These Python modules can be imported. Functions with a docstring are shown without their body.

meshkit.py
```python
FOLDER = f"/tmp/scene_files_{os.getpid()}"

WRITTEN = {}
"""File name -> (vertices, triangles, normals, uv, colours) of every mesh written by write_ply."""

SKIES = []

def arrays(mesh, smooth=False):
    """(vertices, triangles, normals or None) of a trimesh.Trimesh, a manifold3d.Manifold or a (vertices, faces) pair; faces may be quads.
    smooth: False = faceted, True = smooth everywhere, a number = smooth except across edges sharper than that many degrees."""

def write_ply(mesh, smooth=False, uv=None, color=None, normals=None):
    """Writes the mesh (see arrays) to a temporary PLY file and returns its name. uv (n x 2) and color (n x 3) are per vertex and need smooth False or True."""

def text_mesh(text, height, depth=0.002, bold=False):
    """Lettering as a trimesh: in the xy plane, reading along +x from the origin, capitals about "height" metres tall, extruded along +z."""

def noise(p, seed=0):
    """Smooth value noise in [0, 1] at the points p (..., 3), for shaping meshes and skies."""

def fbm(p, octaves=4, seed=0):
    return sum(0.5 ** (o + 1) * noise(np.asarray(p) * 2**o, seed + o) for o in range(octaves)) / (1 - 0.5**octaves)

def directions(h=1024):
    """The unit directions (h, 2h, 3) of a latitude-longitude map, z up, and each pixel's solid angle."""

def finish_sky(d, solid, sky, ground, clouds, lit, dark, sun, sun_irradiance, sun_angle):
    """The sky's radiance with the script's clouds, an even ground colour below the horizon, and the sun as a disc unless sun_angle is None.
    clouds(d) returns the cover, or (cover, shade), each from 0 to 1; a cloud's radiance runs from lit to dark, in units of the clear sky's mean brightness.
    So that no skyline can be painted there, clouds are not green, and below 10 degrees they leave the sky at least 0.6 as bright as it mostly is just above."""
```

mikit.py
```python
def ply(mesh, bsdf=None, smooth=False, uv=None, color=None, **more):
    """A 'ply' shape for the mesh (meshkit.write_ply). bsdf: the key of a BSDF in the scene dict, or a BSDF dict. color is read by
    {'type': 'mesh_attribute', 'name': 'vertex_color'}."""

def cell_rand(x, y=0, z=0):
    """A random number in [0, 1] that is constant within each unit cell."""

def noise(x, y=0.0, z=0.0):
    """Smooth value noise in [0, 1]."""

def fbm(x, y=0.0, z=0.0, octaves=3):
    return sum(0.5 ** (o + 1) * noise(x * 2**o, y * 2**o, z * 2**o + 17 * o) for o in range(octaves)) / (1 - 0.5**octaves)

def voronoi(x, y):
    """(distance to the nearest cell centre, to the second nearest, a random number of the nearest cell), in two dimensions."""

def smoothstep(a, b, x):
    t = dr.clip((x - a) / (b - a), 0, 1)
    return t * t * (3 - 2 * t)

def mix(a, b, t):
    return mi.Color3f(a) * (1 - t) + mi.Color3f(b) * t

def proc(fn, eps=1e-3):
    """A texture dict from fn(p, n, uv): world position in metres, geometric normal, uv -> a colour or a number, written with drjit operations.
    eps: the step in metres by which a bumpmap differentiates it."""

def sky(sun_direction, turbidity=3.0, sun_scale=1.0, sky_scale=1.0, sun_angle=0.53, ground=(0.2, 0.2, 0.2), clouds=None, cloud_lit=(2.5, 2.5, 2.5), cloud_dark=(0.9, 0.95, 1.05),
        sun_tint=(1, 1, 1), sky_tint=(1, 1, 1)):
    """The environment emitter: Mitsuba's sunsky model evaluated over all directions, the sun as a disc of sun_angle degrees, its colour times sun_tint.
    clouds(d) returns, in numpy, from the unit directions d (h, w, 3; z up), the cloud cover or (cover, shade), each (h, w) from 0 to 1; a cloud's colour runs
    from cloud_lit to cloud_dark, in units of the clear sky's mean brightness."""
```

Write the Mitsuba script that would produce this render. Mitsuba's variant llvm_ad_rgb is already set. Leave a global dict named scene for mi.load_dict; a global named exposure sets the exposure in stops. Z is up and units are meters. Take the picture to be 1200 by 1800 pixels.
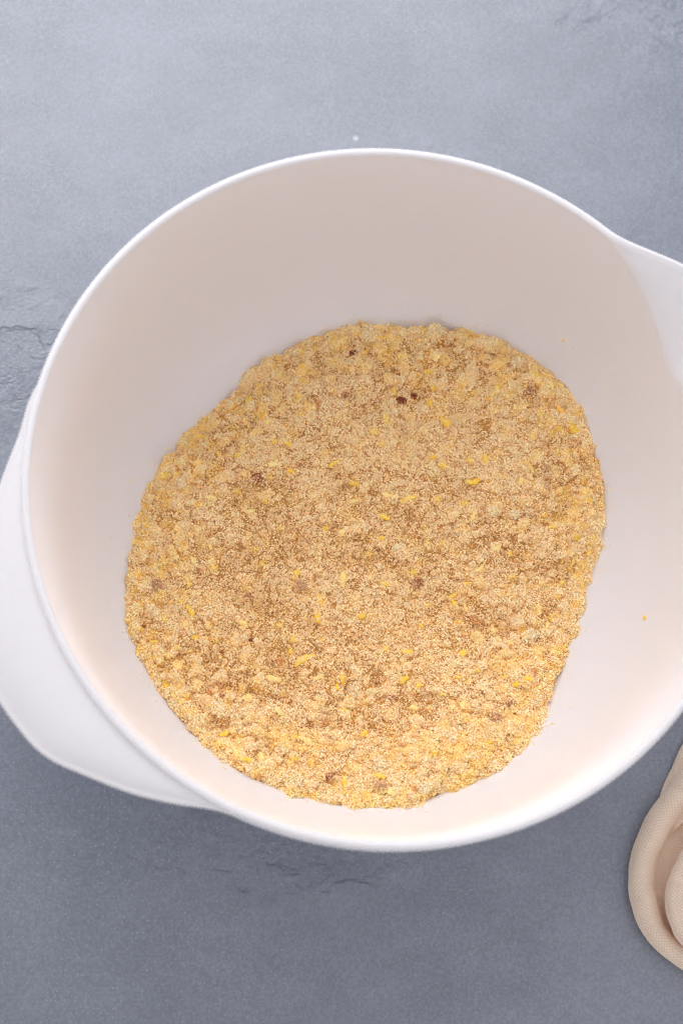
import math, numpy as np, trimesh, mitsuba as mi, drjit as dr, mikit, meshkit
from mikit import proc, noise, fbm, smoothstep, mix, ply
T = mi.ScalarTransform4f
scene, labels = {}, {}

# ------------------------------------------------------------------ camera, light, exposure
eye = np.array([-0.07249, -0.17339, 0.70893])
view = np.array([0.091705, 0.270375, -0.958378])
scene['camera'] = {'type': 'thinlens', 'fov': math.degrees(2 * math.atan(900 / 3000)), 'fov_axis': 'y', 'aperture_radius': 0.0036, 'focus_distance': 0.700,
                   'near_clip': 0.02, 'far_clip': 30.0, 'to_world': T().look_at(origin=eye.tolist(), target=(eye + view).tolist(), up=[0, 1, 0])}
exposure = 0.0
LAMP_POS, LAMP_AIM, LAMP_W, LAMP_H, LAMP_E = np.array([-0.14, 0.67, 0.74]), np.array([0.02, 0.05, 0.05]), 1.00, 0.55, (3.8, 3.8, 3.9)
ROOM = (0.82, 0.815, 0.83)
scene['room_light'] = {'type': 'constant', 'radiance': {'type': 'rgb', 'value': ROOM}}


def tag(key, label, cat=None, group=None, kind=None):
    d = {}
    if label: d['label'] = label
    if cat: d['category'] = cat
    if group: d['group'] = group
    if kind: d['kind'] = kind
    labels[key] = d


def numbered(name):
    if name not in USED:
        USED[name] = 0
        return name
    USED[name] += 1
    return f'{name}_{USED[name]:03d}'
USED = {}


def grid_faces(nu, nv, wrap_u=False):
    """quads of an (nu, nv) grid of vertices, index u * nv + v"""
    iu = np.arange(nu if wrap_u else nu - 1)
    a, b = np.meshgrid(iu, np.arange(nv - 1), indexing='ij')
    a2 = (a + 1) % nu
    q = np.stack([a * nv + b, a2 * nv + b, a2 * nv + b + 1, a * nv + b + 1], -1).reshape(-1, 4)
    return np.vstack([q[:, [0, 1, 2]], q[:, [0, 2, 3]]])


def spline(pts, n, closed=False):
    from scipy.interpolate import CubicSpline
    p = np.asarray(pts, float)
    t = np.r_[0, np.cumsum(np.sqrt(np.linalg.norm(np.diff(p, axis=0), axis=1)))]
    return CubicSpline(t, p)(np.linspace(0, t[-1], n))

# ------------------------------------------------------------------ added softbox, out of view, standing in for the window light
fwd = LAMP_AIM - LAMP_POS; fwd /= np.linalg.norm(fwd)
lx = np.cross(fwd, [0, 0, 1.0]); lx /= np.linalg.norm(lx)
ly = np.cross(lx, fwd)
def lamp_pt(a, b, c): return LAMP_POS + lx * a + ly * b + fwd * c
q = np.array([lamp_pt(-LAMP_W / 2, -LAMP_H / 2, 0), lamp_pt(LAMP_W / 2, -LAMP_H / 2, 0), lamp_pt(LAMP_W / 2, LAMP_H / 2, 0), lamp_pt(-LAMP_W / 2, LAMP_H / 2, 0)])
fq = np.array([[0, 1, 2], [0, 2, 3]])
if np.dot(np.cross(q[1] - q[0], q[2] - q[0]), fwd) < 0: fq = fq[:, ::-1]
scene['black_fabric'] = {'type': 'twosided', 'bsdf': {'type': 'diffuse', 'reflectance': {'type': 'rgb', 'value': (0.03, 0.03, 0.03)}}}
scene['white_diffuser'] = {'type': 'twosided', 'bsdf': {'type': 'diffuse', 'reflectance': {'type': 'rgb', 'value': (0.7, 0.7, 0.7)}}}
scene['added_softbox__diffuser'] = ply((q, fq), 'white_diffuser', emitter={'type': 'area', 'radiance': {'type': 'rgb', 'value': LAMP_E}})
k = 1.02
shell = np.array([lamp_pt(a * LAMP_W / 2 * k, b * LAMP_H / 2 * k, 0.004) for a, b in ((-1, -1), (1, -1), (1, 1), (-1, 1))] + [lamp_pt(a * 0.08, b * 0.08, -0.35) for a, b in ((-1, -1), (1, -1), (1, 1), (-1, 1))])
sf = [(i, (i + 1) % 4, 4 + (i + 1) % 4, 4 + i) for i in range(4)] + [(4, 5, 6, 7)]
scene['added_softbox__shell'] = ply((shell, np.array(sf)), 'black_fabric')
tag('added_softbox', 'added unseen softbox standing in for window light behind and above the mixing bowl', 'lamp')

# ------------------------------------------------------------------ the painted plaster board
PATCH = [(-0.148, 0.093, 0.040, 0.036, 1.0), (0.150, 0.277, 0.050, 0.020, 0.9), (-0.022, -0.126, 0.050, 0.020, 1.0), (-0.085, -0.112, 0.025, 0.03, 0.6), (-0.0074, 0.266, 0.007, 0.004, 0.9)]
def patch_mask(p):
    m = mi.Float(0)
    w = (fbm(p.x * 60, p.y * 60, 3.0) - 0.5) * 1.2
    for x, y, a, b, s in PATCH:
        d2 = dr.square((p.x - x) / a) + dr.square((p.y - y) / b)
        m = dr.maximum(m, s * (1 - smoothstep(0.35, 1.25, dr.sqrt(d2) + w)))
    return m
def board_height(p, n, uv):
    m = patch_mask(p)
    wx = fbm(p.x * 90, p.y * 90, 1.0) - 0.5
    g = fbm(p.x * 46 + wx * 1.6, p.y * 92 + wx * 2.2, 5.0, octaves=4)
    lay = mi.Float(0)
    for c in (0.40, 0.47, 0.52, 0.58):
        lay += smoothstep(c - 0.006, c + 0.012, g)
    lay += 0.8 * (1 - smoothstep(0.0, 0.014, dr.abs(g - 0.44))) + 0.8 * (1 - smoothstep(0.0, 0.014, dr.abs(g - 0.55)))
    h = lay * m * 0.00013
    h += (fbm(p.x * 260, p.y * 300, 2.0) - 0.5) * 0.000012 + (noise(p.x * 1500, p.y * 1500, 4.0) - 0.5) * 0.00007
    h += (fbm(p.x * 25, p.y * 45, 9.0) - 0.5) * 0.00007
    return h
def board_color(p, n, uv):
    a = fbm(p.x * 9, p.y * 12, 1.0)
    b = fbm(p.x * 55 + a * 3, p.y * 80, 2.0)
    t = 0.6 * a + 0.4 * b
    c = mix((0.144, 0.161, 0.208), (0.190, 0.209, 0.262), smoothstep(0.2, 0.8, t))
    s = noise(p.x * 1150, p.y * 1150, 7.0)
    c *= 0.86 + 0.28 * s
    d1, d2, w = mikit.voronoi(p.x * 620, p.y * 620)
    sp = (1 - smoothstep(0.08, 0.26, d1)) * smoothstep(0.55, 0.95, w) * (0.35 + 0.65 * smoothstep(0.35, 0.6, fbm(p.x * 18, p.y * 18, 21.0)))
    c = c * (1 - 0.26 * sp) + mi.Color3f(0.5, 0.52, 0.55) * 0.26 * sp
    dot = 1 - smoothstep(0.0008, 0.0017, dr.sqrt(dr.square(p.x - 0.0019) + dr.square(p.y - 0.2062)))
    c = c * (1 - 0.5 * dot) + mi.Color3f(0.6, 0.62, 0.66) * 0.5 * dot
    return c
scene['painted_plaster'] = {'type': 'twosided', 'bsdf': {'type': 'bumpmap', 'arbitrary': proc(board_height, eps=2.5e-4), 'scale': 1.0,
    'bsdf': {'type': 'principled', 'base_color': proc(board_color), 'roughness': 0.35, 'specular': 1.0}}}
xs, ys = np.linspace(-0.55, 0.60, 116), np.linspace(-0.50, 0.62, 113)
gx, gy = np.meshgrid(xs, ys, indexing='ij')
v = np.stack([gx, gy, np.zeros_like(gx)], -1).reshape(-1, 3)
nt = len(v)
edge = np.array([[-0.55, -0.50, 0], [0.60, -0.50, 0], [0.60, 0.62, 0], [-0.55, 0.62, 0]], float)
low = edge - [0, 0, 0.012]
f = grid_faces(len(xs), len(ys))
side = []
for i in range(4):
    a, b = nt + i, nt + (i + 1) % 4
    side += [(a, b, b + 4), (a, b + 4, a + 4)]
side += [(nt + 4, nt + 6, nt + 5), (nt + 4, nt + 7, nt + 6)]
scene['tabletop'] = ply((np.vstack([v, edge, low]), np.vstack([f, side])), 'painted_plaster', uv=None)
tag('tabletop', 'blue grey painted plaster tabletop with faint trowel ridges', None, None, 'structure')

# ------------------------------------------------------------------ the bowl
RIN, Z0, HZ, PP = 0.1255, 0.006, 0.1315, 3.0
def r_in(z):
    t = np.clip((z - Z0) / HZ, 0, 1)
    return RIN * (1 - (1 - t) ** PP) ** (1 / PP) * (0.945 + 0.055 * t)
_z = Z0 + HZ * np.linspace(0, 1, 3000) ** 2
_r = r_in(_z)
def z_bowl(r): return np.interp(r, _r, _z)
SPOUT_PHI = math.radians(26.5)
def spout(phi, z):
    """outward push of the wall at the pouring spout"""
    t = np.clip((z - 0.109) / 0.030, 0, 1)
    half = np.radians(2.5 + 21.5 * t ** 1.15)
    d = np.abs((phi - SPOUT_PHI + np.pi) % (2 * np.pi) - np.pi) / half
    d = np.clip(d, 0, 1)
    k = np.clip((t - 0.78) / 0.22, 0, 1)
    k = k * k * (3 - 2 * k)
    b = (1 - k) * (1 - d ** 2) ** 2.3 + k * (0.5 + 0.5 * np.cos(np.pi * d)) ** 0.85
    return 0.0190 * t ** 1.35 * b

NP = 900
phi = np.arange(NP) / NP * 2 * np.pi
prof = []
ti = np.r_[np.linspace(0, 1, 90)[:60] ** 1.7, np.linspace((60 / 89) ** 1.7, 1, 110)]
zi = Z0 + HZ * ti
prof += [(r, z, 'in') for r, z in zip(r_in(zi), zi)]
prof[0] = (0.0, Z0, 'in')
rc, zc, rr = 0.12705, 0.1380, 0.00155
for a in np.linspace(math.pi * 0.97, -0.35 * math.pi, 18):
    prof.append((rc + rr * math.cos(a), zc + rr * 0.95 * math.sin(a), 'rim'))
for s in np.linspace(0, 1, 10)[1:]:
    prof.append((0.12775 + 0.0006 * s * (1 - s) + 0.0004 * s, 0.1366 - 0.010 * s, 'rim'))
for s in np.linspace(1, 0, 70)[1:]:
    z = 0.006 + 0.118 * s ** 1.6
    prof.append((float(r_in(np.array(min(z + 0.0005, 0.137)))) * 0.985 + 0.0046, z - 0.0042 * (1 - s) ** 2, 'out'))
foot = prof[-1][0]
prof += [(foot * 0.99 - 0.001, 0.0006, 'out'), (foot * 0.9 - 0.002, 0.0004, 'out'), (0.0, 0.0008, 'out')]
R = np.array([p[0] for p in prof]); Z = np.array([p[1] for p in prof]); K = np.array([p[2] for p in prof])
RR = R[None, :] + spout(phi[:, None], Z[None, :]) * (R[None, :] > 0.02)
# moulded plastic is never perfectly round
RR *= 1 + 0.0018 * np.cos(2 * (phi[:, None] - 0.6)) * np.clip(Z[None, :] / 0.14, 0, 1)
V = np.stack([RR * np.cos(phi)[:, None], RR * np.sin(phi)[:, None], np.broadcast_to(Z, RR.shape)], -1)
F = grid_faces(NP, len(R), True)[:, ::-1]
ju = F % len(R); iu = F // len(R)
is_rim = np.all((K[ju] == 'rim'), axis=1) | ((K[ju] == 'rim').any(axis=1) & ~(K[ju] == 'out').all(axis=1) & (Z[ju].min(axis=1) > 0.125))
dphi = np.abs((phi[iu].mean(axis=1) - SPOUT_PHI + np.pi) % (2 * np.pi) - np.pi)
sel = {'rim': is_rim, 'pouring_spout': ~is_rim & (Z[ju].mean(axis=1) > 0.109) & (dphi < math.radians(25.5))}
sel['body'] = ~sel['rim'] & ~sel['pouring_spout']

SCR = [((0.0623, 0.1026, 0.09), (0.064, 0.0991, 0.08)), ((0.0755, 0.0918, 0.0839), (0.0773, 0.0883, 0.0775)), ((-0.1054, 0.0377, 0.0609), (-0.1034, 0.0384, 0.057)), ((0.0368, 0.1144, 0.0905), (0.0379, 0.1133, 0.0869)), ((0.02, 0.112, 0.075), (0.030, 0.112, 0.078))]
def bowl_color(p, n, uv):
    a = fbm(p.x * 14, p.y * 14, p.z * 14)
    c = mix((0.712, 0.690, 0.712), (0.738, 0.716, 0.740), a)
    m = mi.Float(0)
    for a0, b0 in SCR:
        A, B = mi.Vector3f(a0), mi.Vector3f(b0)
        w = p - A
        t = dr.clip(dr.dot(w, B - A) / dr.squared_norm(B - A), 0, 1)
        d = dr.norm(w - (B - A) * t)
        m = dr.maximum(m, 1 - smoothstep(0.00008, 0.0003, d))
    return c * (1 - 0.12 * m)
def bowl_height(p, n, uv):
    return (fbm(p.x * 220, p.y * 220, p.z * 220) - 0.5) * 0.00003
scene['white_melamine'] = {'type': 'twosided', 'bsdf': {'type': 'principled', 'base_color': proc(bowl_color), 'roughness': 0.20, 'specular': 0.5}}

def add_bowl_part(key, faces):
    used, inv = np.unique(faces, return_inverse=True)
    m = trimesh.Trimesh(V.reshape(-1, 3)[used], inv.reshape(-1, 3), process=False)
    scene[key] = ply(m, 'white_melamine', smooth=True)
for part, s in sel.items():
    fc = F[s]
    t3 = V.reshape(-1, 3)[fc]
    keep = np.linalg.norm(np.cross(t3[:, 1] - t3[:, 0], t3[:, 2] - t3[:, 0]), axis=1) > 1e-14
    add_bowl_part('mixing_bowl__' + part, fc[keep])
tag('mixing_bowl', 'white plastic mixing bowl with side handle and pouring spout, holding sugar', 'bowl')

HANDLE = [(160, 0.1278), (164, 0.1281), (168.1, 0.1304), (172.9, 0.1309), (177.3, 0.1333), (182.1, 0.1368), (187.7, 0.143), (193.1, 0.1477), (198.3, 0.1513), (204.1, 0.1543), (211.1, 0.1549), (214.1, 0.1541), (217.5, 0.1535), (220.5, 0.1517), (224.9, 0.1467), (231.3, 0.1407), (237.6, 0.1346), (243.1, 0.1297), (250, 0.1282), (254, 0.1278)]
hp = np.radians([h[0] for h in HANDLE]); hr = np.array([h[1] for h in HANDLE])
ph = np.linspace(hp[0], hp[-1], 220)
from scipy.interpolate import PchipInterpolator
rho = PchipInterpolator(hp, hr)(ph)
from scipy.ndimage import gaussian_filter1d
rho = gaussian_filter1d(rho, 3, mode='nearest')
inner = 0.1274
wid = rho - inner
full = wid / wid.max()
sect = []
for s in np.linspace(0, 1, 30): sect.append((s, 'top'))
rows = []
for a, w, fu in zip(ph, wid, full):
    th = min(0.0036, w * 0.9)
    ring = []
    top = lambda s: 0.1371 - 0.0030 * s * fu - 0.0060 * fu * s ** 3
    for s in np.linspace(0, 1, 26):
        ring.append((inner + (w - th * 0.5) * s, top(s)))
    e, zt = inner + w - th * 0.5, top(1)
    for g in np.linspace(0.45 * np.pi, -0.5 * np.pi, 10):
        ring.append((e + th * 0.5 * math.cos(g), zt - th * 0.5 + th * 0.5 * math.sin(g)))
    for s in np.linspace(1, 0, 16)[1:]:
        ring.append((inner + (w - th * 0.5) * s, top(s) - th - 0.001 * (1 - s)))
    rows.append([(r_ * math.cos(a), r_ * math.sin(a), z_) for r_, z_ in ring])
HV = np.array(rows)
hm = trimesh.Trimesh(HV.reshape(-1, 3), grid_faces(HV.shape[0], HV.shape[1]), process=False)
scene['mixing_bowl__handle'] = ply(hm, 'white_melamine', smooth=True)

# ------------------------------------------------------------------ the sugar
EDGE = np.array([[0.0013, 0.0991], [-0.0081, 0.097], [-0.0212, 0.093], [-0.0319, 0.0868], [-0.0462, 0.0794], [-0.0519, 0.0704], [-0.0625, 0.0611], [-0.0707, 0.0531], [-0.0764, 0.0442], [-0.0821, 0.0373], [-0.0872, 0.0281], [-0.0917, 0.0108], [-0.0939, -0.0053], [-0.0944, -0.0164], [-0.0944, -0.0275], [-0.0908, -0.0404], [-0.0846, -0.053], [-0.0781, -0.0621], [-0.0678, -0.0742], [-0.0554, -0.0868], [-0.0487, -0.0898], [-0.0409, -0.0929], [-0.0339, -0.0975], [-0.029, -0.1011], [-0.0232, -0.1002], [-0.0134, -0.1031], [-0.0026, -0.1052], [0.0083, -0.1057], [0.0227, -0.1038], [0.0251, -0.0997], [0.0357, -0.0976], [0.0449, -0.0929], [0.0547, -0.0896], [0.0659, -0.0787], [0.0726, -0.0695], [0.076, -0.0613], [0.0777, -0.0537], [0.0824, -0.0428], [0.0867, -0.0358], [0.0909, -0.0263], [0.0943, -0.0119], [0.0966, -0.0026], [0.0993, 0.0015], [0.1005, 0.0198], [0.0989, 0.0336], [0.0949, 0.0475], [0.091, 0.0576], [0.0853, 0.066], [0.0806, 0.072], [0.0713, 0.081], [0.0648, 0.0844], [0.0578, 0.089], [0.0486, 0.0926], [0.0371, 0.0955], [0.0299, 0.0976], [0.0243, 0.0966], [0.0137, 0.0965], [0.0062, 0.0985]])
ea = np.arctan2(EDGE[:, 1], EDGE[:, 0]); er = np.hypot(EDGE[:, 0], EDGE[:, 1])
o = np.argsort(ea); ea, er = ea[o], er[o]
ea3 = np.r_[ea - 2 * np.pi, ea, ea + 2 * np.pi]; er3 = np.tile(er, 3)
fine = np.linspace(-np.pi, np.pi, 1441)
fr = np.interp(fine, ea3, er3)
fr = fr + 0.0034 * (meshkit.fbm(np.stack([np.cos(fine) * 22, np.sin(fine) * 22, 0 * fine], -1), 3, 77) - 0.52)
fz = gaussian_filter1d(z_bowl(fr), 30, mode='wrap')
def edge_r(a): return np.interp(a, fine, fr)
def edge_z(a): return np.interp(a, fine, fz)

crng = np.random.default_rng(23)
from scipy.spatial import cKDTree
CR = crng.uniform(-0.108, 0.106, (6000, 2))
_s = np.hypot(*CR.T) / edge_r(np.arctan2(CR[:, 1], CR[:, 0]))
_keep = (_s < 1.0) & (crng.random(6000) < np.where(CR[:, 1] < -0.03, 1.0, 0.75) * (0.09 + 0.52 * np.clip((_s - 0.62) / 0.33, 0, 1) + 0.10 * (CR[:, 1] < -0.045)))
CR = CR[_keep]
CRS = 0.0008 + 0.0020 * crng.random(len(CR)) ** 2.0
CRT = np.where(crng.random(len(CR)) < 0.42, crng.uniform(0.35, 0.9, len(CR)), 0) * np.clip((_s[_keep] - 0.3) / 0.5, 0.25, 1)     # how yellow with zest the crumb is
CRTREE = cKDTree(CR)
def crumbs(x, y):
    """height that the small crumbs add, and their yellowness"""
    p = np.stack([x, y], -1)
    q = p + (np.stack([meshkit.noise(np.stack([x, y, 0 * x], -1) * 520, 41), meshkit.noise(np.stack([x, y, 0 * x], -1) * 520, 42)], -1) - 0.5) * 0.0020
    d, i = CRTREE.query(q, k=4)
    h = CRS[i] * 0.7 * np.sqrt(np.clip(1 - (d / CRS[i]) ** 2, 0, 1))
    j = h.argmax(-1)
    top = np.take_along_axis(h, j[..., None], -1)[..., 0]
    ij = np.take_along_axis(i, j[..., None], -1)[..., 0]
    return top, np.where(top > 0, CRT[ij], 0)

def sugar_z(x, y, rough=True):
    r, a = np.hypot(x, y), np.arctan2(y, x)
    s = r / edge_r(a)
    zr = edge_z(a) + 0.0042
    z = 0.0285 + (zr - 0.0285) * np.clip(s, 0, 1.2) ** 2.4 - 0.0044 * np.clip((s - 0.88) / 0.12, 0, 1.4) ** 1.5
    p = np.stack([x, y, np.zeros_like(x)], -1)
    w = 1.0 - 0.5 * np.clip((s - 0.96) / 0.04, 0, 1)
    q = p * [55, 110, 1] + (meshkit.noise(p * 25, 3)[..., None] - 0.5) * 2.0
    z = z + w * ((meshkit.fbm(p * 34, 2, 5) - 0.5) * 0.0062 + (meshkit.fbm(q, 2, 9) - 0.5) * 0.0072)
    if rough:
        z = z + crumbs(x, y)[0] * (1 - 0.4 * np.clip((s - 0.97) / 0.03, 0, 1))
        z = z + w * ((meshkit.fbm(p * 150, 2, 13) - 0.5) * (0.0022 + 0.0026 * np.clip((s - 0.7) / 0.25, 0, 1)) + (meshkit.noise(p * 330, 11) - 0.5) * 0.0013 + (meshkit.noise(p * 640, 12) - 0.5) * 0.0010)
    return z, s

rng = np.random.default_rng(7)
step = 0.0007
gx = np.arange(-0.104, 0.1045, step); gy = np.arange(-0.110, 0.1045, step)
X, Y = np.meshgrid(gx, gy, indexing='ij')
SZ, SS = sugar_z(X, Y)
inside = SS < 1.012
SZ = np.where(SS > 0.985, np.minimum(SZ, z_bowl(np.hypot(X, Y)) + 0.0012), SZ)
BF = grid_faces(len(gx), len(gy))
BF = BF[inside.ravel()[BF].all(axis=1)]
used, inv = np.unique(BF, return_inverse=True)
BV = np.stack([X, Y, SZ], -1).reshape(-1, 3)[used]
BF = inv.reshape(-1, 3)

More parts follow.
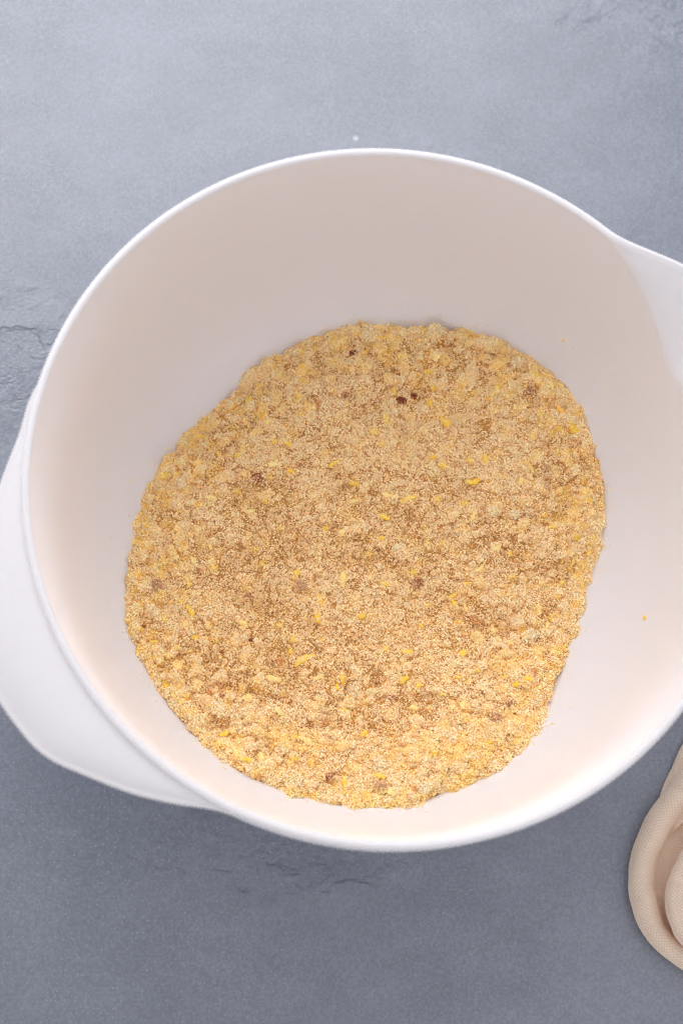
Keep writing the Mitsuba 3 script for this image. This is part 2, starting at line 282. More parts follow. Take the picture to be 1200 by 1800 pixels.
ZEST = [(-0.0425,0.072,16,1,-0.6,0),(-0.0467,0.0659,18,1,-1.5,0),(-0.0659,0.0497,15,1,0.2,0),(-0.051,0.0415,14,1,-0.8,0),(-0.0589,0.0415,9,0,1,0),(-0.0813,0.0314,22,1,-0.4,0),(-0.0756,0.0322,15,1,-0.8,0),(-0.0283,0.0359,17,1,0.2,0),(-0.036,0.0383,18,1,0.1,1),(-0.0411,0.0587,22,0.3,-1,2),(-0.0382,0.0564,16,1,-0.7,1),(-0.0357,0.0483,12,1,0.5,0),(-0.0302,0.0472,18,1,0.6,0),(-0.0369,0.0331,10,0,1,0),(-0.0104,0.0923,10,1,0,0),(-0.0016,0.0944,12,0.4,1,0),(0.0026,0.0871,12,0,1,2),(0.0088,0.0926,14,1,0.2,0),(-0.0248,0.0861,16,1,-0.4,0),(-0.0247,0.079,9,0.1,1,0),(-0.0239,0.0729,14,1,0.6,0),(-0.0259,0.0672,12,1,0.2,0),(0.0141,0.0698,10,0.3,1,0),(0.0112,0.0583,30,0.05,1,0),(0.031,0.0822,12,1,-0.5,1),(0.028,0.0774,15,1,-0.2,0),(0.0243,0.0762,9,1,0.4,0),(0.0294,0.0654,13,0.6,1,0),(0.0356,0.0574,26,0.8,1,0),(0.0375,0.0462,12,0.5,1,2),(0.0345,0.0388,18,1,0.15,0),(0.0308,0.0425,11,1,0.4,0),(-0.0105,0.0393,23,1,-0.6,0),(0.0091,0.0476,13,0.2,-1,0),(-0.0142,0.0436,13,1,-0.1,2),(-0.0021,0.0308,18,1,0,0),(-0.0253,0.0588,11,0,1,0),(0.0057,0.0527,13,0.8,1,0),(0.0306,0.0705,8,0,1,0),(0.0585,0.08,11,1,-0.3,0),(0.0642,0.0799,10,1,0.2,0),(0.0569,0.0701,12,1,-0.2,0),(0.0552,0.0677,15,1,-0.6,1),(0.047,0.0687,10,1,-0.5,0),(0.0537,0.0656,13,1,-0.3,2),(0.0549,0.0733,9,0.3,-1,0),(0.0735,0.0565,9,0,1,0),(0.0871,0.0519,32,1,1,0),(0.0819,0.0587,20,1,0.7,2),(0.0692,0.0369,36,1,0.75,0),(0.0473,0.032,26,1,0.05,0),(0.0521,0.0412,14,0.2,1,0),(0.0716,0.0733,16,0.7,1,0),(0.078,0.0691,18,0.6,1,1),(0.0458,0.0402,14,1,0,0),(0.0661,0.0305,14,0.4,-1,1),(0.0811,0.0513,13,1,0.5,0),(0.0783,0.0495,13,0,1,0),(-0.0713,0.0269,12,1,0.2,1),(-0.0618,0.0219,22,1,0.3,1),(-0.0664,0.0188,14,1,0.3,2),(-0.0881,0.0131,9,0,1,0),(-0.0866,0.0093,16,1,0.1,0),(-0.0892,0.0069,12,1,0.1,0),(-0.0725,0.0026,9,0,1,2),(-0.0508,0.0256,16,1,0.2,0),(-0.0453,0.0175,20,1,-0.2,1),(-0.0392,0.0221,10,1,0.2,0),(-0.0322,0.0108,11,1,-0.4,1),(-0.043,0.001,9,1,-0.2,0),(-0.0614,0.0011,10,0.5,1,1),(-0.0684,-0.0051,14,0.5,1,1),(-0.0601,-0.0082,14,1,-0.3,0),(-0.0906,-0.0122,12,0.2,1,2),(-0.0703,-0.0141,24,0.5,1,0),(-0.0689,-0.0262,26,0.6,1,0),(-0.0792,-0.0308,13,1,0.1,0),(-0.0731,-0.0225,14,1,0.5,0),(-0.046,-0.0156,8,1,0,0),(-0.0477,-0.0304,13,1,0.1,1),(-0.0666,-0.0376,11,1,-0.3,0),(-0.083,-0.0398,14,1,-0.1,0),(-0.0888,-0.0347,10,1,-0.3,0),(-0.0584,-0.038,10,0.5,1,0),(-0.0737,-0.0424,10,1,0.2,0),(-0.0273,-0.0364,13,1,-0.6,0),(-0.0329,-0.0307,9,1,-0.2,0),(-0.0401,-0.0047,9,0,1,0),(-0.0025,0.0234,20,1,-0.1,1),(0.0205,0.0248,34,1,-0.35,0),(0.0132,0.0261,32,1,0.2,1),(0.0327,0.0242,10,0.4,1,0),(-0.0141,0.0109,13,1,-0.1,0),(-0.0075,0.0091,11,0,1,1),(0.009,0.007,12,1,-0.2,0),(0.0037,0.0006,11,0.3,1,2),(0.0105,0.0166,20,1,0.2,0),(-0.007,-0.0108,26,-0.2,1,1),(-0.0262,-0.0089,20,-0.6,1,0),(-0.0159,-0.0199,24,0.35,1,0),(-0.0175,-0.027,22,0,1,0),(0.0224,-0.0069,12,1,0.1,0),(0.01,-0.0124,16,1,0.4,0),(0.0254,-0.0288,9,0.3,1,0),(0.0005,-0.0263,12,1,-0.2,0),(0.0249,-0.0022,11,0.1,1,2),(0.0283,-0.0201,13,1,-0.3,0),(0.0344,0.0054,11,1,-0.6,0),(0.0278,0.0058,9,1,0.3,2),(0.0102,-0.0397,11,1,-0.7,0),(0.0189,-0.041,19,1,0,0),(-0.0152,-0.0365,9,1,-0.3,2),(0.0387,-0.0162,18,1,-0.5,0),(0.0439,0.0225,15,1,-0.5,0),(0.0474,0.0173,22,-0.4,1,1),(0.0762,0.0169,9,1,0,2),(0.0798,0.0121,9,1,0.2,0),(0.089,0.007,15,0.3,1,0),(0.0937,0.0214,9,0,1,0),(0.0957,0.0061,22,0.05,1,0),(0.0945,0.0013,13,-0.2,1,0),(0.0565,0.0036,20,1,-0.5,1),(0.0625,0.0016,9,1,0.3,0),(0.0497,-0.0049,22,1,-0.7,1),(0.0634,-0.0081,11,1,-0.2,0),(0.0445,-0.0111,14,1,-0.2,0),(0.039,-0.0194,14,0.6,1,0),(0.0438,-0.0214,15,0.5,1,1),(0.0408,-0.0275,18,1,-0.2,2),(0.0674,-0.0298,14,1,-0.4,0),(0.0787,-0.0253,14,0.3,1,0),(0.0771,-0.0285,12,0.4,-1,1),(0.0889,-0.0203,9,1,0,2),(0.0548,-0.031,12,1,0.3,1),(0.0835,-0.0108,9,1,-0.2,0),(0.0817,-0.017,8,1,-0.2,2),(0.0739,-0.0219,20,0.2,1,1),(0.0417,-0.0409,14,1,-0.1,0),(-0.0774,-0.0458,9,0.4,-1,0),(-0.0778,-0.0573,20,0.5,1,0),(-0.0721,-0.0635,17,0.8,1,0),(-0.043,-0.0489,9,1,0.3,0),(-0.0456,-0.0614,20,1,-0.3,1),(-0.0544,-0.0763,18,1,-0.5,0),(-0.0499,-0.0842,26,0.5,1,1),(-0.046,-0.0867,22,1,0.3,0),(-0.0402,-0.0862,22,0.1,1,1),(-0.039,-0.0899,18,1,0.3,2),(-0.0276,-0.0861,14,1,-0.2,0),(-0.0344,-0.0738,9,1,0,1),(-0.0332,-0.0672,20,1,0.7,1),(-0.0299,-0.0946,10,1,0.4,0),(-0.0271,-0.0768,11,1,0.1,0),(-0.0664,-0.0676,9,1,0.4,0),(-0.0354,-0.0536,28,1,0.1,1),(-0.0282,-0.0412,9,0.4,1,0),(-0.0227,-0.0448,42,1,-0.9,0),(0.0168,-0.0527,22,1,-0.4,0),(-0.0075,-0.0532,18,0.1,1,0),(-0.0098,-0.056,11,0.2,1,0),(-0.0172,-0.052,20,1,-0.5,1),(-0.0068,-0.0653,19,1,0.4,0),(0.001,-0.0748,15,1,-0.7,0),(0.0016,-0.0619,10,0.3,1,2),(0.0232,-0.055,13,1,-0.3,0),(0.0276,-0.0828,22,0.1,1,0),(0.0055,-0.0926,25,1,-0.05,0),(-0.0075,-0.095,22,0.05,1,0),(-0.0207,-0.0875,13,0.5,1,2),(0.0005,-0.0993,16,1,-0.3,0),(0.0015,-0.1003,15,1,0,0),(0.0155,-0.0877,16,1,0.3,1),(0.0217,-0.0999,14,1,-0.2,1),(0.032,-0.0588,9,1,-0.1,0),(-0.0225,-0.0782,30,1,0.5,1),(-0.0288,-0.0873,10,1,0.2,0),(0.0207,-0.0643,16,1,-0.1,1),(0.0093,-0.0987,30,1,0.05,1),(0.0048,-0.1005,13,0.2,1,1),(-0.0087,-0.0991,13,1,0.2,0),(0.0475,-0.0485,11,1,0.2,0),(0.039,-0.0515,11,1,0.3,0),(0.0579,-0.051,12,1,-0.5,0),(0.0666,-0.0523,13,1,0.4,0),(0.0623,-0.0542,14,1,-0.1,0),(0.0716,-0.0557,9,1,-0.2,1),(0.0621,-0.0589,14,1,-0.2,1),(0.0501,-0.0785,13,1,-0.4,0),(0.0547,-0.0806,12,0.8,1,0),(0.0491,-0.0836,13,1,-0.4,0),(0.0465,-0.0876,14,1,0.3,2),(0.0359,-0.0927,13,1,-0.2,1),(0.0409,-0.0692,9,1,0.3,0),(0.0404,-0.0631,16,0.5,-1,1),(0.0615,-0.0776,16,0.8,1,1),(0.0514,-0.081,9,1,0,0)]
ZTREE = cKDTree(np.array([q[:2] for q in ZEST]))
def yellow_at(x, y, s):
    p = np.stack([x, y, np.zeros_like(x)], -1)
    m = meshkit.fbm(p * 260, 2, 21)
    return np.clip((m - 0.60) / 0.10, 0, 1) * (0.35 + 0.65 * np.clip((s - 0.6) / 0.35, 0, 1)) + 0.22 * np.clip((s - 0.75) / 0.25, 0, 1)
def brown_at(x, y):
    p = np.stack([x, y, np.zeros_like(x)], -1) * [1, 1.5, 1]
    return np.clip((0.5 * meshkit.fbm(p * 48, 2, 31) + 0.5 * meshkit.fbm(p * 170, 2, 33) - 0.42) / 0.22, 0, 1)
CREAM, TAN, AMBER, LEMON = np.array([0.98, 0.79, 0.49]), np.array([0.93, 0.645, 0.31]), np.array([0.47, 0.215, 0.045]), np.array([0.98, 0.69, 0.17])
def sugar_color(x, y, s, u, dark=0.0):
    ch, ct = crumbs(x, y)
    zd = ZTREE.query(np.stack([x, y], -1))[0] * (0.6 + 0.8 * meshkit.noise(np.stack([x, y, 0 * x], -1) * 700, 51))
    ct = np.maximum(ct, 0.75 * np.exp(-(zd / 0.0016) ** 2))      # zest oil stains the grains next to a shred
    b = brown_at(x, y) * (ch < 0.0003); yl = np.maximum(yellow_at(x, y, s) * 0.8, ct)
    dark = dark - 0.18 * (ch > 0.0005)
    t = np.clip(u + 0.40 * (b - 0.47) + 0.18 * (0.55 - s) + dark, 0, 1)[:, None]  # browner middle is the mix; shading of hollows is also put into the colour
    c = np.where(t < 0.6, CREAM + (TAN - CREAM) * t / 0.6, TAN + (AMBER - TAN) * (t - 0.6) / 0.4)
    return c + (LEMON - c) * (0.62 * yl)[:, None]

bs = sugar_z(BV[:, 0], BV[:, 1], False)[1]
BC = sugar_color(BV[:, 0], BV[:, 1], bs, rng.uniform(0.75, 1.0, len(BV)), 0.2 - 0.5 * np.clip((bs - 0.93) / 0.05, 0, 1))  # bed coloured dark amber: shade in the gaps between grains put into the colour

OCT = np.array([[1, 0, 0], [-1, 0, 0], [0, 1, 0], [0, -1, 0], [0, 0, 1], [0, 0, -1]], float)
OCF = np.array([[0, 2, 4], [2, 1, 4], [1, 3, 4], [3, 0, 4], [2, 0, 5], [1, 2, 5], [3, 1, 5], [0, 3, 5]])
def rand_rot(n):
    q = rng.normal(size=(n, 4)); q /= np.linalg.norm(q, axis=1, keepdims=True)
    w, x, y, z = q.T
    return np.stack([1 - 2 * (y * y + z * z), 2 * (x * y - z * w), 2 * (x * z + y * w), 2 * (x * y + z * w), 1 - 2 * (x * x + z * z), 2 * (y * z - x * w), 2 * (x * z - y * w), 2 * (y * z + x * w), 1 - 2 * (x * x + y * y)], -1).reshape(n, 3, 3)
def grains(P, rad, col):
    n = len(P)
    col = np.clip(col * rng.uniform(0.80, 1.15, (n, 1)), 0, 0.985)
    o = OCT[None] * rad[:, None, None] * rng.uniform(0.7, 1.3, (n, 1, 3))
    o = np.einsum('nij,nkj->nki', rand_rot(n), o) + P[:, None]
    f = OCF[None] + (np.arange(n) * 6)[:, None, None]
    return o.reshape(-1, 3), f.reshape(-1, 3), np.repeat(col, 6, axis=0)
def scatter(n, smax=1.0):
    pts = np.zeros((0, 2))
    while len(pts) < n:
        p = rng.uniform(-0.112, 0.108, (2 * n, 2))
        s = np.hypot(*p.T) / edge_r(np.arctan2(p[:, 1], p[:, 0]))
        pts = np.vstack([pts, p[s < smax]])
    return pts[:n]

GV, GF, GC = [BV], [BF], [BC]
def push(v, f, c):
    GF.append(f + sum(len(a) for a in GV)); GV.append(v); GC.append(c)
# loose grains over the whole surface
p = scatter(84000, 1.0)
z, s = sugar_z(p[:, 0], p[:, 1])
z = np.maximum(z, z_bowl(np.hypot(*p.T)) + 0.0002)
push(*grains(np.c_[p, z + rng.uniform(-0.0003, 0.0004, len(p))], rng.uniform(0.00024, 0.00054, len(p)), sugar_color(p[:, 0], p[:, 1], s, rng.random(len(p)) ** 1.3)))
# small fluffy clumps of grains stuck together
nc = 12500
c = scatter(nc, 0.995)
ce = scatter(9000, 1.0)
ce = ce[np.hypot(*ce.T) / edge_r(np.arctan2(ce[:, 1], ce[:, 0])) > 0.955][:620]
c = np.vstack([c, ce]); nc = len(c)
cz, cs = sugar_z(c[:, 0], c[:, 1])
cr = 0.00055 + 0.0011 * rng.random(nc) ** 2.0 + 0.0005 * np.clip((cs - 0.75) / 0.25, 0, 1) * rng.random(nc)
cr[-len(ce):] = rng.uniform(0.0008, 0.0025, len(ce)) * rng.uniform(0.7, 1, len(ce))
ng = np.clip((cr / 0.0004) ** 2 * 1.9, 4, 44).astype(int)
ci = np.repeat(np.arange(nc), ng)
d = rng.normal(size=(len(ci), 3)); d[:, 2] = np.abs(d[:, 2]) * 0.9; d /= np.linalg.norm(d, axis=1, keepdims=True)
P = np.c_[c, np.maximum(cz, z_bowl(np.hypot(*c.T)) + 0.0004)][ci] + d * cr[ci][:, None] * rng.uniform(0.75, 1.05, (len(ci), 1))
cu = rng.uniform(0, 0.55, nc)
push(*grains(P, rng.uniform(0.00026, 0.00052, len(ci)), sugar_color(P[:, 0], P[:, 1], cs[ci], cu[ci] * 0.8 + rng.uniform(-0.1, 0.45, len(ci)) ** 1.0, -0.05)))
# a few loose grains that slid up the wall
p = np.vstack([scatter(2600, 1.03), scatter(2500, 1.09)])
r = np.hypot(*p.T); s = r / edge_r(np.arctan2(p[:, 1], p[:, 0]))
p = p[(s > 0.985) & ((s < 1.03) | (rng.random(len(s)) < 0.25))]
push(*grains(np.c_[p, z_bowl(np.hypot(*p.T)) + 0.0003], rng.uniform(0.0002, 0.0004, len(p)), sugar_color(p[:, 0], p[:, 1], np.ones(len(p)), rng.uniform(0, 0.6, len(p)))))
scene['sugar_crystal'] = {'type': 'twosided', 'bsdf': {'type': 'principled', 'base_color': {'type': 'mesh_attribute', 'name': 'vertex_color'}, 'roughness': 0.4, 'specular': 0.5}}
scene['sugar__bed'] = ply((BV, BF), 'sugar_crystal', color=BC)
scene['sugar__grains'] = ply((np.vstack(GV[1:]), np.vstack(GF[1:]) - len(BV)), 'sugar_crystal', color=np.vstack(GC[1:]))
labels['sugar__bed'] = {'kind': 'stuff'}; labels['sugar__grains'] = {'kind': 'stuff'}
tag('sugar', 'moist light brown sugar rubbed with lemon zest, spread over the bottom of the white bowl', 'sugar', None, 'stuff')

# ------------------------------------------------------------------ lumps in the sugar
def clock(x, y):
    h = int(round((90 - math.degrees(math.atan2(y, x))) / 30)) % 12
    return ('twelve', 'one', 'two', 'three', 'four', 'five', 'six', 'seven', 'eight', 'nine', 'ten', 'eleven')[h]
def ring(x, y):
    s = math.hypot(x, y) / float(edge_r(math.atan2(y, x)))
    return "near sugar's edge" if s > 0.78 else ('halfway out' if s > 0.4 else "near sugar's middle")
NAMED = []          # (key, x, y, text before the place, category)
PX = 0.000234
def lump(name, x, y, rad, cols, text, cat, n, flat, size=(0.00028, 0.0005), core_size=0.55):
    key = numbered(name)
    z, s = sugar_z(np.array([x]), np.array([y]))
    z0 = max(float(z[0]) + 0.0006, float(z_bowl(math.hypot(x, y))) + 0.0005)
    d = rng.normal(size=(n, 3)); d[:, 2] = np.abs(d[:, 2]); d /= np.linalg.norm(d, axis=1, keepdims=True)
    el = np.array([1.0, rng.uniform(0.6, 0.9), flat]); a = rng.uniform(0, np.pi)
    d = d * el * rad * rng.uniform(0.2, 1.35, (n, 1))
    d = np.c_[d[:, 0] * math.cos(a) - d[:, 1] * math.sin(a), d[:, 0] * math.sin(a) + d[:, 1] * math.cos(a), d[:, 2]]
    core = trimesh.creation.icosphere(subdivisions=2, radius=1.0)
    cvv = core.vertices * (el * rad * core_size)
    cvv = np.c_[cvv[:, 0] * math.cos(a) - cvv[:, 1] * math.sin(a), cvv[:, 0] * math.sin(a) + cvv[:, 1] * math.cos(a), cvv[:, 2]] * (0.6 + 0.8 * meshkit.noise(core.vertices * 2.5 + x * 900)[:, None])
    base = np.array([x, y, z0 + 0.0002])
    cols = np.asarray(cols, float)
    v1, f1, c1 = grains(base + d, rng.uniform(*size, n), cols[rng.integers(0, len(cols), n)] * rng.uniform(0.85, 1.12, (n, 1)))
    v = np.vstack([cvv + base, v1]); f = np.vstack([core.faces, f1 + len(cvv)]); cc = np.vstack([np.repeat(cols.mean(0)[None] * 0.9, len(cvv), 0), c1])
    scene[key] = ply((v, f), 'sugar_crystal', color=np.clip(cc, 0, 1))
    NAMED.append((key, x, y, text, cat))
TONE = [('dark mahogany brown sugar lump', [(0.27, 0.05, 0.016), (0.34, 0.08, 0.025), (0.20, 0.035, 0.012), (0.24, 0.045, 0.014), (0.60, 0.28, 0.12)]), ('small red brown sugar lump', [(0.46, 0.17, 0.06), (0.36, 0.11, 0.04), (0.66, 0.36, 0.17), (0.86, 0.58, 0.33)]),
        ('dull brown sugar lump', [(0.86, 0.60, 0.34), (0.74, 0.46, 0.24), (0.55, 0.30, 0.14), (0.64, 0.38, 0.19)]), ('small orange brown sugar lump', [(0.76, 0.37, 0.11), (0.66, 0.29, 0.075), (0.82, 0.50, 0.22)])]
LUMPS = [(0.0177,0.0666,9,0),(0.0228,0.0686,7,0),(-0.0034,0.0858,7,0),(-0.0066,0.0674,7,1),(0.0694,0.067,9,1),(-0.018,0.0644,6,3),(-0.0425,0.0325,11,1),(-0.0817,-0.0168,14,2),(-0.0455,-0.0193,8,1),(-0.0442,-0.0376,4,0),(0.0232,-0.0115,12,1),(-0.056,-0.0615,8,1),(-0.0603,-0.0596,6,3),(0.0121,-0.0603,8,1),(-0.0147,-0.071,8,3),(-0.0133,-0.0931,8,1),(0.0067,-0.0964,11,2),(0.0193,-0.0977,5,3),(0.0698,-0.0493,6,3),(0.059,-0.0622,6,1),(0.0486,-0.0267,11,3),(-0.0328,-0.0458,9,3),(-0.0221,0.0049,9,2),(0.0766,0.0279,7,2),(0.0762,0.0359,7,2),(0.0208,0.0828,6,2),(-0.0243,-0.013,10,2),(0.0534,-0.068,9,2)]
for x, y, r, t in LUMPS:
    rad = r * PX * 0.9
    lump('sugar_lump', x, y, rad, TONE[int(t)][1], TONE[int(t)][0], 'sugar lump', int(24 + 15 * r), 0.4, core_size=0.36 if t == 0 else 0.2)
PALES = [(0.0557,0.019,10),(0.064,0.0177,11),(-0.0275,-0.0945,18),(-0.0568,-0.0667,13),(-0.0026,-0.0573,16),(0.023,-0.0975,10),(0.0062,-0.0877,14),(0.0162,0.003,11),(0.07,-0.0333,13),(-0.0736,0.0285,10),(0.0037,0.0935,16),(0.031,0.0941,14),(0.0642,0.0799,13)]
for x, y, r in PALES:
    lump('sugar_clump', x, y, r * PX * 0.95, [(0.98, 0.82, 0.54), (0.98, 0.78, 0.42), (0.96, 0.80, 0.56)], 'pale cream clump of sugar grains', 'sugar clump', int(24 * r), 0.62)

# ------------------------------------------------------------------ lemon zest
def shred_mesh(x, y, length, ax, ay, cls):
    n, m = 9, 8
    L = length * PX * 1.12
    ang = math.atan2(ay, ax) + rng.normal(0, 0.06)
    bend = rng.normal(0, 0.5) if length < 24 else rng.choice([-1, 1]) * rng.uniform(0.4, 1.1)
    t = np.linspace(-0.5, 0.5, n)
    th = ang + bend * t + rng.normal(0, 0.16, n)
    w = min(0.00105, 0.00050 + 0.026 * L * rng.uniform(1.4, 2.8)) * rng.uniform(0.85, 1.5)
    h = w * rng.uniform(0.3, 0.5)
    px = np.cumsum(np.cos(th)) * L / n; py = np.cumsum(np.sin(th)) * L / n
    px += x - px.mean(); py += y - py.mean()
    z = np.maximum.reduce([sugar_z(px + ox, py + oy)[0] for ox, oy in ((0, 0), (0.0006, 0), (-0.0006, 0), (0, 0.0006), (0, -0.0006))])
    z = gaussian_filter1d(np.maximum(z, z_bowl(np.hypot(px, py)) + 0.0003), 1.2) + 0.00035 + rng.uniform(0, 0.0004) + rng.normal(0, 0.0004) * t
    taper = (1 - (2 * np.abs(t)) ** 4.5 * rng.uniform(0.4, 0.85))
    wig = 1 + rng.normal(0, 0.22, n)
    nx, ny = -np.sin(th), np.cos(th)
    a = np.arange(m) / m * 2 * np.pi
    V = np.stack([px[:, None] + nx[:, None] * np.cos(a) * (w * taper * wig)[:, None], py[:, None] + ny[:, None] * np.cos(a) * (w * taper * wig)[:, None], z[:, None] + np.sin(a) * (h * taper)[:, None]], -1)
    v = np.vstack([V.reshape(-1, 3), V[0].mean(0), V[-1].mean(0)])
    i = np.arange(n - 1)[:, None] * m; j = np.arange(m)[None]
    q = np.stack([i + j, i + m + j, i + m + (j + 1) % m, i + (j + 1) % m], -1).reshape(-1, 4)
    f = np.vstack([q[:, [0, 2, 1]], q[:, [0, 3, 2]]])
    k = np.arange(m)
    f = np.vstack([f, np.stack([np.full(m, n * m), (k + 1) % m, k], 1)[:, ::-1], np.stack([np.full(m, n * m + 1), (n - 1) * m + k, (n - 1) * m + (k + 1) % m], 1)[:, ::-1]])
    v = v + (meshkit.noise(v * 2600, 4)[:, None] - 0.5) * [0.00010, 0.00010, 0.00016]
    base = np.array([(0.90, 0.58, 0.035), (0.93, 0.72, 0.25), (0.86, 0.45, 0.04)][cls]) * rng.uniform(0.9, 1.06)
    col = np.repeat(base[None], len(v), 0)
    pith = np.clip(meshkit.noise(v * 900, 6) * 1.6 - 0.8, 0, 1)[:, None] * 0.6
    col = col + (np.array([0.93, 0.78, 0.42]) - col) * pith
    # sugar grains clinging to the shred
    g = max(3, int(length * (0.9 if cls != 1 else 1.6)))
    kk = rng.integers(0, n, g)
    gp = np.c_[px[kk], py[kk], z[kk]] + np.c_[rng.normal(0, w * 0.6, g), rng.normal(0, w * 0.6, g), np.full(g, h * 0.75)]
    gv, gf, gc = grains(gp, rng.uniform(0.00018, 0.00034, g), np.repeat((CREAM * [1, 0.97, 0.8])[None], g, 0))
    return np.vstack([v, gv]), np.vstack([f, gf + len(v)]), np.clip(np.vstack([col, gc]), 0, 1), bend
scene['lemon_peel'] = {'type': 'twosided', 'bsdf': {'type': 'principled', 'base_color': {'type': 'mesh_attribute', 'name': 'vertex_color'}, 'roughness': 0.4, 'specular': 0.4}}
for x, y, length, ax, ay, cls in ZEST:
    key = numbered('zest_shred')
    v, f, c, bend = shred_mesh(x, y, length, ax, -ay, int(cls))
    scene[key] = ply((v, f), 'lemon_peel', smooth=False, color=c)
    NAMED.append((key, x, y, ('short ' if length <= 14 else ('long ' if length >= 24 else '')) + ('bright yellow', 'pale yellow', 'orange yellow')[int(cls)] + ' zest shred', 'zest'))
# two stray specks on the bare wall
for n, (x, y, z) in enumerate([(0.0795, 0.0824, 0.0677), (0.1087, -0.0313, 0.0639)]):
    key = numbered('zest_speck')
    c = trimesh.creation.icosphere(subdivisions=2, radius=1.0)
    v = c.vertices * ([0.0005, 0.0004, 0.0004], [0.0005, 0.0009, 0.0008])[n] * (0.8 + 0.4 * meshkit.noise(c.vertices * 2)[:, None])
    r = math.hypot(x, y); k = (r_in(np.array(z)) - 0.0006) / r
    scene[key] = ply((v + [x * k, y * k, z], c.faces), 'lemon_peel', color=np.repeat([[0.88, 0.60, 0.06]], len(v), 0))
    tag(key, ("tiny pale yellow zest speck on the bare wall above the sugar's upper right edge", 'tiny bright yellow zest speck on the bare bowl wall right of the sugar')[n], 'zest')

# labels that single each lump and shred out by look and place
cells = {}
for key, x, y, text, cat in NAMED:
    place = f"{ring(x, y)}, at {clock(x, y)} o'clock" if 'middle' not in ring(x, y) else ring(x, y)
    cells.setdefault((text, place, cat), []).append((x, key, y))
ORD = ('leftmost', 'second-left', 'third-left', 'fourth-left', 'fifth-left', 'sixth-left', 'seventh-left', 'eighth-left', 'ninth-left')
GROUP = {'zest': 'lemon zest shreds in the sugar', 'sugar lump': 'dark lumps in the sugar', 'sugar clump': 'pale clumps in the sugar'}
COUNT = {2: 'two', 3: 'three', 4: 'four', 5: 'five', 6: 'six', 7: 'seven', 8: 'eight', 9: 'nine', 10: 'ten', 11: 'eleven', 12: 'twelve'}
for (text, place, cat), rows in cells.items():
    rows.sort()
    for i, (x, key, y) in enumerate(rows):
        if len(rows) == 1: w = ''
        elif i == len(rows) - 1: w = f', rightmost of {COUNT[len(rows)]}'
        else: w = f', {ORD[i]} of {COUNT[len(rows)]}'
        tag(key, f'{text} {place}{w}', cat, GROUP[cat])

# ------------------------------------------------------------------ the folded linen napkin
def weave_height(p, n, uv):
    a, b = uv.x * 1000 / 0.86, uv.y * 1000 / 0.86
    j = fbm(a * 0.35, b * 0.35, 1.0) * 1.4
    over = cell_checker(a, b)
    return (over * dr.abs(dr.sin(math.pi * a + j * 0.3)) + (1 - over) * dr.abs(dr.sin(math.pi * b + j * 0.3))) * 0.00018 + (fbm(uv.x * 500, uv.y * 500, 3.0) - 0.5) * 0.0002
def cell_checker(a, b):
    k = dr.floor(a) + dr.floor(b)
    return k - 2 * dr.floor(k * 0.5)
def weave_color(p, n, uv):
    a, b = uv.x * 1000 / 0.86, uv.y * 1000 / 0.86
    t = mikit.cell_rand(a, b * 0.05, 1) * 0.5 + mikit.cell_rand(a * 0.05, b, 2) * 0.5
    c = mix((0.80, 0.63, 0.50), (0.85, 0.685, 0.555), t)
    hole = (1 - smoothstep(0.08, 0.3, dr.abs(dr.sin(math.pi * a)))) * (1 - smoothstep(0.08, 0.3, dr.abs(dr.sin(math.pi * b))))
    return c * (1 - 0.30 * hole) * (0.90 + 0.14 * cell_checker(a, b))  # over and under shading of the threads put into the colour
scene['linen'] = {'type': 'twosided', 'bsdf': {'type': 'bumpmap', 'arbitrary': proc(weave_height, eps=1.0e-4), 'scale': 1.0,
    'bsdf': {'type': 'principled', 'base_color': proc(weave_color), 'roughness': 0.85, 'specular': 0.2, 'sheen': 0.3}}}
def fold(path, section, nu=150, nv=90, seed=1, wob=0.0006, lift=None):
    """cloth swept along a path on the table; section: (distance inwards, height) from the outer edge"""
    C = spline(path, nu)
    tg = np.gradient(C, axis=0); tg /= np.linalg.norm(tg, axis=1, keepdims=True)
    nin = np.stack([-tg[:, 1], tg[:, 0]], 1)
    S = spline(section, nv)
    du = np.r_[0, np.cumsum(np.linalg.norm(np.diff(C, axis=0), axis=1))]
    dv = np.r_[0, np.cumsum(np.linalg.norm(np.diff(S, axis=0), axis=1))]
    u = np.linspace(0, 1, nu)
    k = np.ones(nu) if lift is None else np.interp(u, *zip(*lift))
    P = np.concatenate([C[:, None] + nin[:, None] * (S[None, :, 0:1] * (0.6 + 0.4 * k)[:, None, None]), (S[None, :, 1] * k[:, None])[..., None]], -1)
    w = meshkit.fbm(P * 70, 3, seed) - 0.5
    cr = meshkit.fbm(np.stack([np.broadcast_to(du[:, None], P.shape[:2]) * 95, np.broadcast_to(dv[None], P.shape[:2]) * 45, 0 * P[..., 0]], -1), 3, seed + 20) - 0.5
    P[..., 2] += cr * 0.0050 * np.clip(P[..., 2] / 0.006, 0, 1)
    P[..., 2] += w * wob * 2 * np.clip(P[..., 2] / 0.004, 0, 1)
    P[..., :2] += (w * wob)[..., None] * nin[:, None]
    uv = np.stack(np.broadcast_arrays(du[:, None], dv[None]), -1).reshape(-1, 2)
    return P.reshape(-1, 3), grid_faces(nu, nv), uv
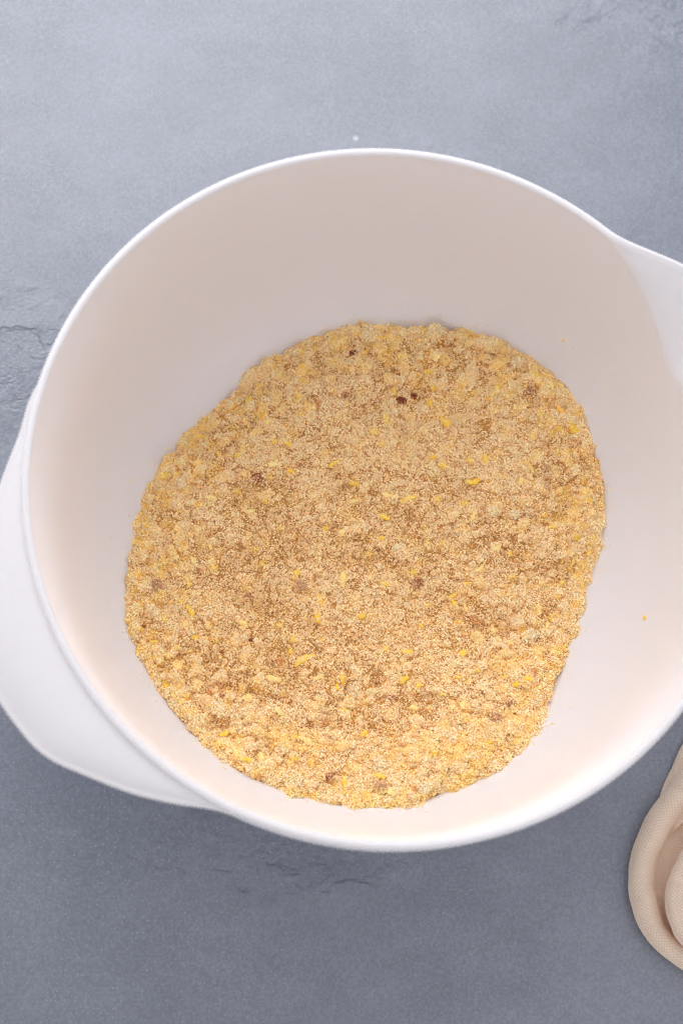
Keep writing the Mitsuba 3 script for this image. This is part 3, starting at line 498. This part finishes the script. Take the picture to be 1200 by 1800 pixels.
OUT = [[0.20, -0.012], [0.178, -0.034], [0.158, -0.060], [0.1425, -0.0765], [0.1335, -0.0885], [0.1280, -0.0955], [0.1228, -0.1023], [0.1169, -0.114], [0.1140, -0.1255], [0.1140, -0.137], [0.117, -0.1471], [0.1229, -0.1561], [0.1338, -0.1644], [0.1476, -0.1717], [0.1686, -0.1773], [0.20, -0.18]]
ROLL = [(0.0018, 0.0006), (0.0003, 0.0030), (0.0, 0.0062), (0.0010, 0.0090), (0.0032, 0.0108), (0.0060, 0.0108), (0.0086, 0.0086), (0.0106, 0.0050), (0.0124, 0.0022), (0.0175, 0.0014), (0.022, 0.0010), (0.030, 0.0010)]
IN = [[0.200, -0.076], [0.172, -0.088], [0.1520, -0.1005], [0.1388, -0.1120], [0.1312, -0.1235], [0.1272, -0.1325], [0.1266, -0.1414], [0.1292, -0.1505], [0.1355, -0.1578], [0.1485, -0.1625], [0.1669, -0.1655], [0.20, -0.167]]
ROLL2 = [(0.0080, 0.0030), (0.0045, 0.0050), (0.0015, 0.0085), (0.0, 0.0135), (0.0008, 0.0168), (0.0040, 0.0174), (0.0090, 0.0176), (0.016, 0.0168), (0.024, 0.0150)]
BACK = [[0.235, 0.01], [0.19, -0.022], [0.158, -0.0515], [0.1400, -0.0730], [0.1350, -0.0825], [0.1296, -0.0935], [0.1290, -0.103], [0.133, -0.11]]
ROLL3 = [(0.0010, 0.0005), (0.0, 0.0020), (0.0006, 0.0040), (0.0030, 0.0056), (0.008, 0.0060), (0.016, 0.0058), (0.03, 0.0055)]
for part, path, sec, seed, lift in (('outer_fold', OUT, ROLL, 3, [(0, 1.0), (0.3, 1.25), (0.5, 1.1), (0.75, 0.9), (1, 0.7)]), ('inner_fold', IN, ROLL2, 5, None), ('back_fold', BACK, ROLL3, 8, None)):
    v, f, uv = fold(path, sec, seed=seed, lift=lift)
    scene['linen_napkin__' + part] = ply((v, f), 'linen', smooth=True, uv=uv)
tag('linen_napkin', 'beige woven linen napkin in soft rolled folds on the tabletop right of the bowl', 'napkin')
